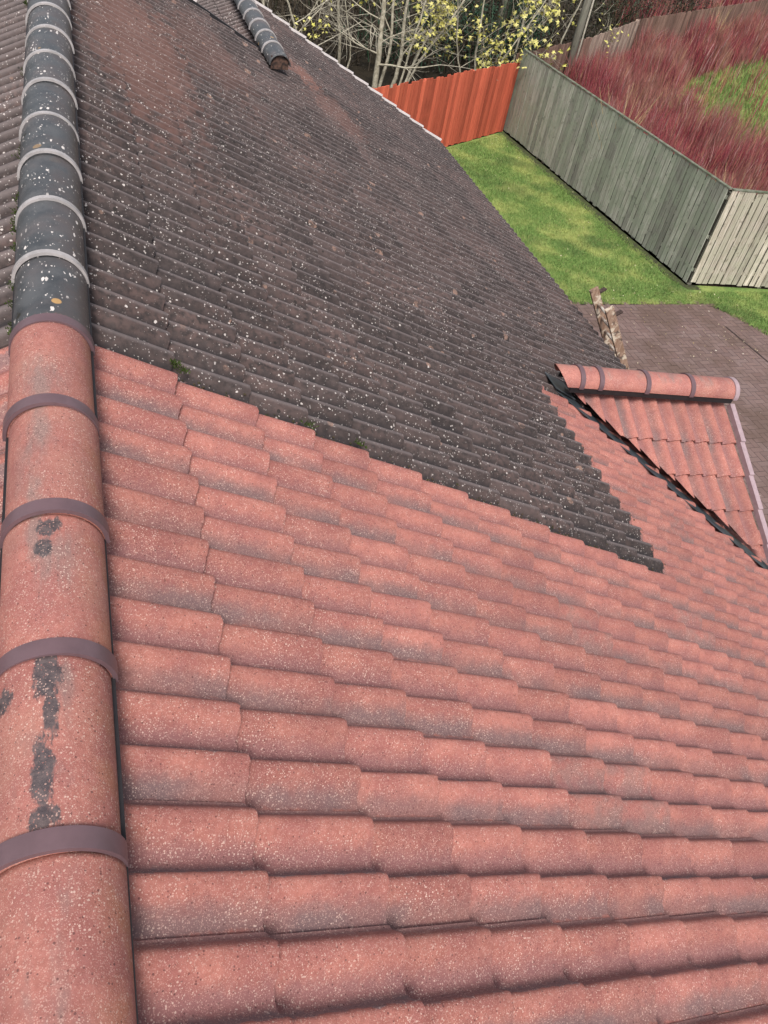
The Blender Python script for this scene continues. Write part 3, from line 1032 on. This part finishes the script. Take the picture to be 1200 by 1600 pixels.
MAT_GAP = plain('gap_shade_strips', (0.055, 0.05, 0.042), .95, .1, .4, 12)  # dark strips added behind the gaps to stand in for groove shade
MAT_CAPPING = plain('mossy_capping_rail', (0.20, 0.205, 0.165), .9, .1, .5, 7, (0.10, 0.115, 0.075))
def fence(name, label, A, B, hgt, mat, bw, gap, facing, base=0.03, top_jit=.012, group=None, rail_cap=False, lean=0.0, knock=()):
    A, B = np.array([*A, 0.]), np.array([*B, 0.])
    D = B - A; L = np.linalg.norm(D); D /= L
    F = np.array([D[1], -D[0], 0.]) * facing          # towards the viewer's side
    f = thing(name, label, 'fence', tuple(A), group)
    mb = MB()
    x = 0.0
    while x < L - bw * .6:
        w_ = bw * rng.uniform(.93, 1.05)
        h0 = base + rng.uniform(-.02, .02); h1 = hgt + rng.normal(0, top_jit)
        tilt = rng.normal(0, .0045)
        c = A + D * (x + w_ / 2) + F * (rng.normal(0, .003)) + EZ * (h0 + h1) / 2
        ax = np.array([D + EZ * -tilt, F, EZ + D * tilt])
        mb.box(c, w_, 0.020, h1 - h0, ax, 0, rnd=rng.random(2))
        g_ = gap * rng.uniform(.6, 1.4)
        mb.box(A + D * (x + w_ + g_ / 2) - F * .024 + EZ * (base + hgt - .05) / 2, g_ + .05, .012, hgt - base - .06, np.array([D, F, EZ]), 1, rnd=(.2, .5))
        x += w_ + g_
    mb.build('board_panel', [mat, MAT_GAP], f)
    for z in (.35, hgt * .52, hgt - .16):
        mb = MB()
        mb.box(A + D * L / 2 - F * .032 + EZ * z, L, .042, .075, np.array([D, F, EZ]), 0, rnd=rng.random(2))
        mb.build('rail', mat, f)
    if rail_cap:
        mb = MB()
        mb.box(A + D * L / 2 - F * .018 + EZ * (hgt + .02), L, .075, .026, np.array([D, F, EZ]), 0)
        mb.build('capping_rail', MAT_CAPPING, f)
    n = max(2, int(L / 1.8) + 1)
    for k in range(n):
        mb = MB()
        p = A + D * (.05 + (L - .1) * k / (n - 1)) - F * .10
        mb.box(p + EZ * (hgt - .04) / 2, .09, .09, hgt - .04, np.array([D, F, EZ]), 0, rnd=rng.random(2))
        mb.build('post', mat, f)
    return f


C0, C1 = (11.12, 19.14), (11.99, 10.62)
fence('timber_fence', 'tall grey-green weathered board fence along the right of the lawn', C0, C1, 2.08, MAT_GREY, .116, .026, 1, base=.06, rail_cap=True)
fence('timber_fence', 'bare pale silvery board fence at the lower right corner of the lawn', (12.03, 10.58), (17.5, 10.25), 2.08, MAT_PALEWOOD, .125, .026, 1, base=.08, rail_cap=True)
fence('timber_fence', 'bright red stained board fence across the end of the lawn', (4.4, 14.60), (11.06, 19.08), 1.80, MAT_REDWOOD, .125, .016, 1, top_jit=.018)
fence('timber_fence', 'left run of the brown back fence, beside the timber pole', (11.4, 19.75), (15.0, 22.5), 1.85, MAT_BROWNWOOD, .13, .02, 1, group='back fence runs')
fence('timber_fence', 'middle brown board fence run at the back, palest boards', (15.05, 22.55), (18.8, 26.0), 1.85, MAT_BLEACHED, .13, .02, 1, group='back fence runs')
fence('timber_fence', 'farthest brown board fence run at the back right', (18.85, 26.05), (34., 36.4), 1.85, MAT_BROWNWOOD, .13, .02, 1, group='back fence runs')

# ------------------------------------------------------------------ pole
MAT_POLE = wood_material("pole_timber", (0.26, 0.245, 0.20), (0.14, 0.13, 0.105), (0.19, 0.19, 0.15), 30)
p = thing('utility_pole', 'upright grey timber pole standing beside the brown back fence', 'pole', (13.95, 21.55, 0))
mb = MB(); mb.tube([(13.95, 21.55, 0), (13.95, 21.55, 3), (13.95, 21.55, 7.5)], [.12, .11, .09], 12, rnd=(.6, .4)); mb.build('post', MAT_POLE, p, True)
mb = MB(); mb.tube([(14.13, 21.50, 0), (14.10, 21.51, 3), (14.06, 21.52, 6.5)], [.028, .028, .028], 8); mb.build('edge_highlight', plain("edge_highlight", (.62, .57, .47), .6, .3), p, True)  # second tube is added, a pale stand-in for the pole's bright right edge

# ------------------------------------------------------------------ red stemmed shrubs
N = NT("red_stems", 0.7, 0.3)
r1, r2, _ = N.uv('rnd')
P = N.obj()
c = N.mix(r1, (0.095, 0.018, 0.027), (0.390, 0.075, 0.092))
pz = N.step(N.noise(P, .55, 3, .6), .42, .64)
c = N.mix(N.m('MULTIPLY', pz, .65), c, (0.30, 0.165, 0.125))
c = N.mix(N.step(r2, .84, .93, 0, .8), c, (0.40, 0.235, 0.135))
c = N.mix(N.step(r2, .10, .04, 0, .8), c, (0.46, 0.30, 0.28))
N.color(c)
MAT_STEM = N.mat
GRASS_PATCH = [(18.6, 22.6), (22.2, 26.4), (29.5, 31.2), (33, 27), (20.6, 18.6), (19.3, 20.4)]
STEMS = [(12.15, 10.75), (20.5, 10.3), (30, 16), (36, 33), (33.5, 35.8), (25.6, 30.5), (18.9, 25.7), (15.1, 22.2), (11.45, 19.2)]


def stems(poly, n, hmin, hmax, seed, skip=None, rr=(.005, .010)):
    g_ = np.random.default_rng(seed)
    xs = [p[0] for p in poly]; ys = [p[1] for p in poly]
    mb = MB(); cnt = 0
    V, R, F = [], [], []
    while cnt < n:
        x, y = g_.uniform(min(xs), max(xs)), g_.uniform(min(ys), max(ys))
        if not inside(poly, x, y) or (skip and skip(x, y, g_)):
            continue
        if math.sin(x * 2.3 + 1.7 * math.sin(y * 1.1)) * math.sin(y * 2.1 + 1.3 * math.sin(x * .9)) > .28 and g_.random() < .8:
            continue
        # thin out with distance
        d = math.hypot(x, y + 2.7)
        if g_.random() > (17. / max(d, 17.)) ** 1.6:
            continue
        h = g_.uniform(hmin, hmax) * (0.75 + 0.35 * math.sin(x * 1.7 + y) * math.sin(y * 1.3))
        r = g_.uniform(*rr) * max(1., d / 24)
        lx, ly = g_.normal(0, .085 * h, 2)
        t = g_.random(2)
        zs = 0.0 if g_.random() < .6 else g_.uniform(.2, .7) * h
        a = g_.uniform(0, 6.28)
        m = (x + lx * .35, y + ly * .35, zs + (h - zs) * .55)
        for k in range(3):
            V.append((x + r * math.cos(a + 2.094 * k), y + r * math.sin(a + 2.094 * k), zs))
        for k in range(3):
            V.append((m[0] + r * .7 * math.cos(a + 2.094 * k), m[1] + r * .7 * math.sin(a + 2.094 * k), m[2]))
        V.append((x + lx, y + ly, h))
        b = 7 * cnt
        for k in range(3):
            k2 = (k + 1) % 3
            F.append((b + k, b + k2, b + 3 + k2, b + 3 + k)); F.append((b + 3 + k, b + 3 + k2, b + 6))
        R += [t] * 7
        cnt += 1
    mb.add(V, F, 0, rnd=np.array(R))
    return mb


def patch_skip(x, y, g_):
    return inside(GRASS_PATCH, x, y) and g_.random() < .93
o = stems(STEMS, 52000, .6, 1.5, 3, patch_skip).build('red_stem_thicket', MAT_STEM)
tag(o, 'dense thicket of thin crimson stems filling the bank beyond the grey fence', 'shrubs', 'stuff')
# rough grass
o = blades([(18.2, 21.5), (22.2, 26.6), (29.5, 31.4), (34, 27), (20.6, 17.6)], 16000, .10, .34, .035).build('rough_grass_blades', MAT_BLADE)
tag(o, 'tussocky bright green grass clearing among the crimson stems', 'grass', 'stuff')
# straw grass tufts
MAT_STRAW = plain("straw", (0.50, 0.37, 0.20), .8, .2, .4, 30)
def straw(x, y, h, n, label):
    mb = MB()
    for k in range(n):
        a = rng.uniform(0, 6.28); l = rng.uniform(.05, .35) * h; hh = h * rng.uniform(.5, 1.)
        b = np.array([x + rng.normal(0, .09), y + rng.normal(0, .09), 0.])
        mb.tube([b, b + (math.cos(a) * l * .3, math.sin(a) * l * .3, hh * .6), b + (math.cos(a) * l, math.sin(a) * l, hh)], [.011, .008, .003], 3)
    o = mb.build('straw_grass', MAT_STRAW)
    tag(o, label, 'grass tuft', group='straw coloured grass tufts')
straw(12.05, 15.0, 2.6, 46, 'straw coloured tall grass tuft just behind the grey fence')
straw(13.35, 11.9, 2.0, 40, 'straw coloured grass tuft behind the corner of the pale fence')
straw(24.6, 29.2, 2.2, 40, 'straw coloured grass tuft against the far brown fence')

# ------------------------------------------------------------------ trees
MAT_BARK = plain("pale_bark", (0.50, 0.46, 0.36), .85, .2, .35, 9, (0.29, 0.26, 0.19), .4)
MAT_TWIG = plain("grey_twig", (0.46, 0.42, 0.33), .85, .2, .4, 9, bump=0)
def leaf_material(name, a, b, back=None):
    N = NT(name, .6, .3)
    r1, r2, _ = N.uv('rnd')
    c = N.mix(r1, a, b)
    c = N.mix(N.step(r2, .82, .95, 0, .8), c, tuple(x * .6 for x in b))
    N.color(c)
    return N.mat
MAT_YELLOW = leaf_material("yellow_leaf", (0.46, 0.44, 0.09), (0.64, 0.58, 0.22))
MAT_DARKLEAF = leaf_material("dark_leaf", (0.012, 0.020, 0.010), (0.050, 0.055, 0.026))
MAT_BROWNLEAF = leaf_material("brown_leaf", (0.018, 0.014, 0.010), (0.060, 0.046, 0.030))
MAT_GREEN = leaf_material("evergreen_leaf", (0.012, 0.040, 0.022), (0.040, 0.085, 0.045))

# five-lobed leaf outline
LOBES = []
for k in range(10):
    a = math.pi * 2 * k / 10 + math.pi / 2
    r = (1.0 if k == 0 else .85 if k in (2, 8) else .62 if k in (4, 6) else .42)
    if k == 5: r = .25
    LOBES.append((r * math.cos(a), r * math.sin(a)))


def add_leaf(mb, p, size, tip=None, lobed=True):
    n = rng.normal(0, 1, 3); n[2] = abs(n[2]) + .4; n /= np.linalg.norm(n)
    u = np.cross(n, rng.normal(0, 1, 3)); u /= np.linalg.norm(u); v = np.cross(n, u)
    r = rng.random(2)
    if lobed:
        vs = [p + n * size * .12] + [p + u * x * size + v * y * size - n * (.25 * size * (x * x)) for x, y in LOBES]
        mb.add(vs, [(0, 1 + k, 1 + (k + 1) % 10) for k in range(10)], 0, rnd=r)
    else:
        mb.add([p - u * size * .5, p + v * size * .3, p + u * size * .5, p - v * size * .3], [(0, 1, 2, 3)], 0, rnd=r)


def branch(mb_t, mb_w, p, d, r, l, depth, tips, wild=.25):
    """tapered limb with side shoots; returns nothing, fills meshes"""
    n = 5 if depth < 2 else 4
    pts = [np.array(p)]; dd = np.array(d, float)
    for k in range(n):
        dd = dd + rng.normal(0, wild * .35, 3) + np.array([0, 0, .04]); dd /= np.linalg.norm(dd)
        pts.append(pts[-1] + dd * l / n)
    rad = np.linspace(r, r * .45, n + 1)
    (mb_t if r > .018 else mb_w).tube(pts, rad, 8 if r > .05 else 5 if r > .018 else 3, cap=False)
    if depth == 0:
        tips.append(pts[-1]); return
    m = rng.integers(3, 5)
    for k in range(m):
        i = rng.integers(1, n + 1)
        q = pts[i]
        sd = rng.normal(0, 1, 3); sd -= dd * (sd @ dd); sd /= np.linalg.norm(sd)
        nd = dd * rng.uniform(.5, .9) + sd * rng.uniform(.5, .9); nd /= np.linalg.norm(nd)
        branch(mb_t, mb_w, q, nd, max(.005, r * rng.uniform(.3, .5)), l * rng.uniform(.45, .7), depth - 1, tips, wild)
        tips.append(q)


def tree(label, trunks, nleaf, leaf_mat, size, leafzone=None, depth=3, bushy=.5, group='bare stemmed trees behind the red fence', name='young_tree'):
    base = trunks[0][0][0]
    t = thing(name, label, 'tree', (base[0], base[1], 0), group)
    mt, mw, ml = MB(), MB(), MB()
    tips = []
    for pts, r0, r1 in trunks:
        pts = np.array(pts, float)
        # resample with slight wander
        S = np.linspace(0, len(pts) - 1, 14)
        P_ = np.stack([np.interp(S, range(len(pts)), pts[:, k]) for k in range(3)], 1)
        P_[1:] += np.cumsum(rng.normal(0, .018, (13, 3)), 0) * np.array([1, 1, 0])
        mt.tube(P_, np.linspace(r0, r1, 14) * .82, 10, cap=False)
        for k in range(3, 14):
            if rng.random() < bushy:
                a = rng.uniform(0, 6.28)
                d = np.array([math.cos(a), math.sin(a), rng.uniform(.2, 1.1)]); d /= np.linalg.norm(d)
                branch(mt, mw, P_[k], d, np.interp(k, [0, 13], [r0, r1]) * rng.uniform(.22, .42), rng.uniform(.9, 2.2), depth - 1, tips)
    mt.build('trunk', MAT_BARK, t, True)
    tips = np.array(tips)
    if leafzone is not None:
        tips = tips[[leafzone(q) for q in tips]]
    if len(tips) > 8:
        tips = tips[rng.permutation(len(tips))[:max(8, nleaf // 9)]]
    for k in range(int(nleaf * .75)):
        if len(tips) == 0: break
        q = tips[rng.integers(len(tips))] + rng.normal(0, .14, 3)
        add_leaf(ml, q, size * rng.uniform(.6, 1.2))
    for v_, f_ in zip(mw.v, [None] * len(mw.v)):
        pass
    off = ml.n
    nf = len(ml.f)
    for v_ in mw.v:
        ml.v.append(v_); ml.n += len(v_)
    ml.f += [[i + off for i in fc] for fc in mw.f]
    ml.m += [1] * len(mw.f)
    ml.uv.setdefault('rnd', [])
    ml.build('crown', [leaf_mat, MAT_TWIG], t)
    return t


def z(v): return v + H
tree('pale twin-stemmed tree with two trunks rising close together behind the red fence',
     [([(7.85, 21.2, 0), (7.82, 21.1, 1.2), (7.66, 21.0, 2.4), (7.5, 21.0, 6.5)], .105, .05),
      ([(7.95, 21.2, 0), (8.0, 21.1, 1.2), (7.84, 21.0, 2.4), (7.9, 21.2, 6.2)], .06, .03)], 160, MAT_YELLOW, .075)
tree('pale tree with several thin stems fanning out to the right',
     [([(8.35, 21.2, 0), (8.42, 21.1, 1.2), (8.3, 21.0, 2.5), (8.4, 21., 6)], .075, .03),
      ([(8.6, 21.2, 0), (8.9, 21.1, 1.1), (9.45, 21.0, 2.6), (9.8, 21., 5)], .05, .02),
      ([(8.65, 21.2, 0), (9.1, 21.1, 1.1), (9.9, 21.0, 2.5), (10.8, 21., 4.6)], .045, .02),
      ([(8.5, 21.2, 0), (8.75, 21.1, 1.3), (8.95, 21.0, 2.6), (9.1, 21., 5)], .04, .02)], 800, MAT_YELLOW, .09, lambda q: q[0] > 8.6)
tree('slender bare tree with twiggy side branches above the far verge',
     [([(6.85, 21.6, 0), (6.75, 21.5, 1.2), (6.5, 21.4, 2.6), (6.3, 21.4, 6)], .06, .03),
      ([(6.95, 21.6, 0), (7.1, 21.5, .9), (6.85, 21.4, 1.6), (6.3, 21.2, 3.2)], .035, .015)], 120, MAT_YELLOW, .07)
tree('bare arching tangle of pale branches at the left end of the trees',
     [([(5.7, 20.4, 0), (5.5, 20.2, 1.2), (5.0, 20.0, 2.2), (4.2, 19.8, 3.2)], .05, .02),
      ([(5.9, 20.4, 0), (5.6, 20.3, .9), (5.3, 20.0, 1.7), (5.6, 19.6, 2.6)], .04, .015),
      ([(4.6, 20.4, 0), (4.4, 20.3, 1.2), (4.3, 20.2, 2.4), (4.0, 20, 4)], .045, .02)], 60, MAT_YELLOW, .07, depth=3)
tree('yellow leaved maple sapling overhanging the right end of the red fence',
     [([(10.6, 20.6, 0), (10.5, 20.4, 1.0), (10.3, 20.2, 2.0), (10.0, 20.0, 4.5)], .05, .02),
      ([(10.7, 20.6, 0), (10.95, 20.4, 1.0), (11.3, 20.2, 1.9), (11.9, 20., 3.2)], .04, .015),
      ([(10.5, 20.6, 0), (10.0, 20.5, 1.0), (9.6, 20.3, 1.9), (9.2, 20., 3.2)], .035, .015)], 1100, MAT_YELLOW, .10)
tree('thin yellow leaved sapling in front of the evergreen by the pole',
     [([(13.3, 24.0, 0), (13.2, 23.8, 1.4), (13.1, 23.6, 2.8), (13., 23.6, 5)], .045, .02),
      ([(14.9, 24.4, 0), (15.0, 24.3, 1.4), (15.3, 24.2, 2.8), (15.5, 24, 5)], .04, .02)], 360, MAT_YELLOW, .075)

# dark evergreen behind the corner
def leaf_cloud(mb, c, rad, n, size, lobed=False):
    for k in range(n):
        v = rng.normal(0, 1, 3); v /= np.linalg.norm(v)
        p = np.asarray(c) + v * np.asarray(rad) * rng.uniform(.45, 1.0) ** .6
        if p[2] < 0.02: p[2] = rng.uniform(.02, .5)
        add_leaf(mb, p, size * rng.uniform(.6, 1.4), lobed=lobed)


def evergreen(x, y, h, r, n, label):
    t = thing('evergreen_tree', label, 'tree', (x, y, 0), 'evergreens behind the fences')
    mb = MB(); mb.tube([(x, y, 0), (x, y, h * .5), (x, y, h)], [.16, .1, .03], 8, rnd=(.3, .3)); mb.build('trunk', MAT_BARK, t, True)
    mb = MB()
    for k in range(46):
        zz = rng.uniform(.05, 1.) * h
        rr = r * (1.05 - .75 * zz / h)
        a = rng.uniform(0, 6.28); q = rr * rng.uniform(.2, 1)
        leaf_cloud(mb, (x + math.cos(a) * q, y + math.sin(a) * q, zz), (.5, .5, .4), n // 46, .075)
    mb.build('crown', MAT_GREEN, t)
evergreen(13.6, 26.2, 6.0, 2.1, 9000, 'dark green evergreen tree behind the corner where the fences meet')

# bank of dark scrub closing the view
FX, FY = [0, 11.2, 11.4, 15, 18.8, 34, 50], [0, 0, 19.75, 22.5, 26, 36.4, 47]
def scrub(x0, x1, y0, y1, n, hmax, mat, label, nm='dark_scrub'):
    mb = MB()
    for k in range(n):
        x, y = rng.uniform(x0, x1), rng.uniform(y0, y1)
        if y < np.interp(x, FX, FY) + 1.1: continue
        h = hmax * (.35 + .65 * (.5 + .5 * math.sin(x * .9 + 1.3 * math.sin(y * .7))))
        leaf_cloud(mb, (x, y, rng.uniform(.1, h)), (.55, .55, .4), 26, .085)
    for k in range(n // 2):
        x, y = rng.uniform(x0, x1), rng.uniform(y0, y1)
        if y < np.interp(x, FX, FY) + 1.1: continue
        d = np.array([rng.normal(0, .5), rng.normal(0, .5), 1.])
        mb.tube([(x, y, 0), (x + d[0] * .6, y + d[1] * .6, .9), (x + d[0] * 1.1, y + d[1] * 1.6, rng.uniform(1.4, hmax + .6))], [.02, .014, .005], 3, rnd=(.8, .3))
    o = mb.build(nm, mat)
    tag(o, label, 'scrub', 'stuff')
scrub(-2, 13.0, 23.0, 31.0, 900, 2.4, MAT_BROWNLEAF, 'dark brown leafless scrub behind the pale tree trunks')
scrub(8.5, 14.5, 24.0, 27.0, 150, 2.6, MAT_GREEN, 'dark green bushy undergrowth behind the yellow leaved sapling', 'green_undergrowth')
scrub(0, 27.0, 29.0, 38.0, 900, 4.2, MAT_DARKLEAF, 'dark green mass of undergrowth closing the view behind everything', 'dark_undergrowth')
o = stems([(22, 30.5), (30, 36), (44, 44), (40, 50), (24, 38)], 5000, .8, 2.2, 9, None, (.010, .018)).build('red_stem_thicket', MAT_STEM)
tag(o, 'dull crimson thicket of stems beyond the brown back fence', 'shrubs', 'stuff')
o = stems([(11.6, 19.2), (12.2, 18.6), (16, 20.8), (20, 24.6), (33, 34.2), (33, 35.4), (25.6, 30.5), (18.9, 25.8), (15.1, 22.3), (11.5, 19.5)], 15000, 1.2, 2.0, 11).build('tall_stem_thicket', MAT_STEM)
tag(o, 'taller brown and crimson stems standing along the foot of the back fence', 'shrubs', 'stuff')
scrub(12.0, 17.0, 24.5, 31.0, 420, 3.0, MAT_BROWNLEAF, 'dark brown scrub rising behind the brown back fence')
scrub(17.0, 27.0, 29.5, 36.0, 420, 3.2, MAT_BROWNLEAF, 'dark scrub farther right behind the brown back fence')

# ------------------------------------------------------------------ fallen leaves
mb = MB()
g2 = np.random.default_rng(21)
for k in range(420):
    if k < 260:
        x, y = g2.uniform(8.6, 13.0), g2.uniform(7.6, 10.4)
    else:
        x, y = g2.uniform(9.2, 11.8), g2.uniform(10, 18.5)
    add_leaf(mb, np.array([x, y, .012 if y < 9.7 else .035]), g2.uniform(.016, .036), lobed=False)
N = NT("fallen_leaf", .7, .3)
r1, r2, _ = N.uv('rnd')
N.color(N.mix(r1, (0.30, 0.22, 0.10), (0.66, 0.58, 0.42)))
o = mb.build('fallen_leaves', N.mat)
tag(o, 'scattered small dry leaves on the paving and lawn', 'leaf litter', 'stuff')
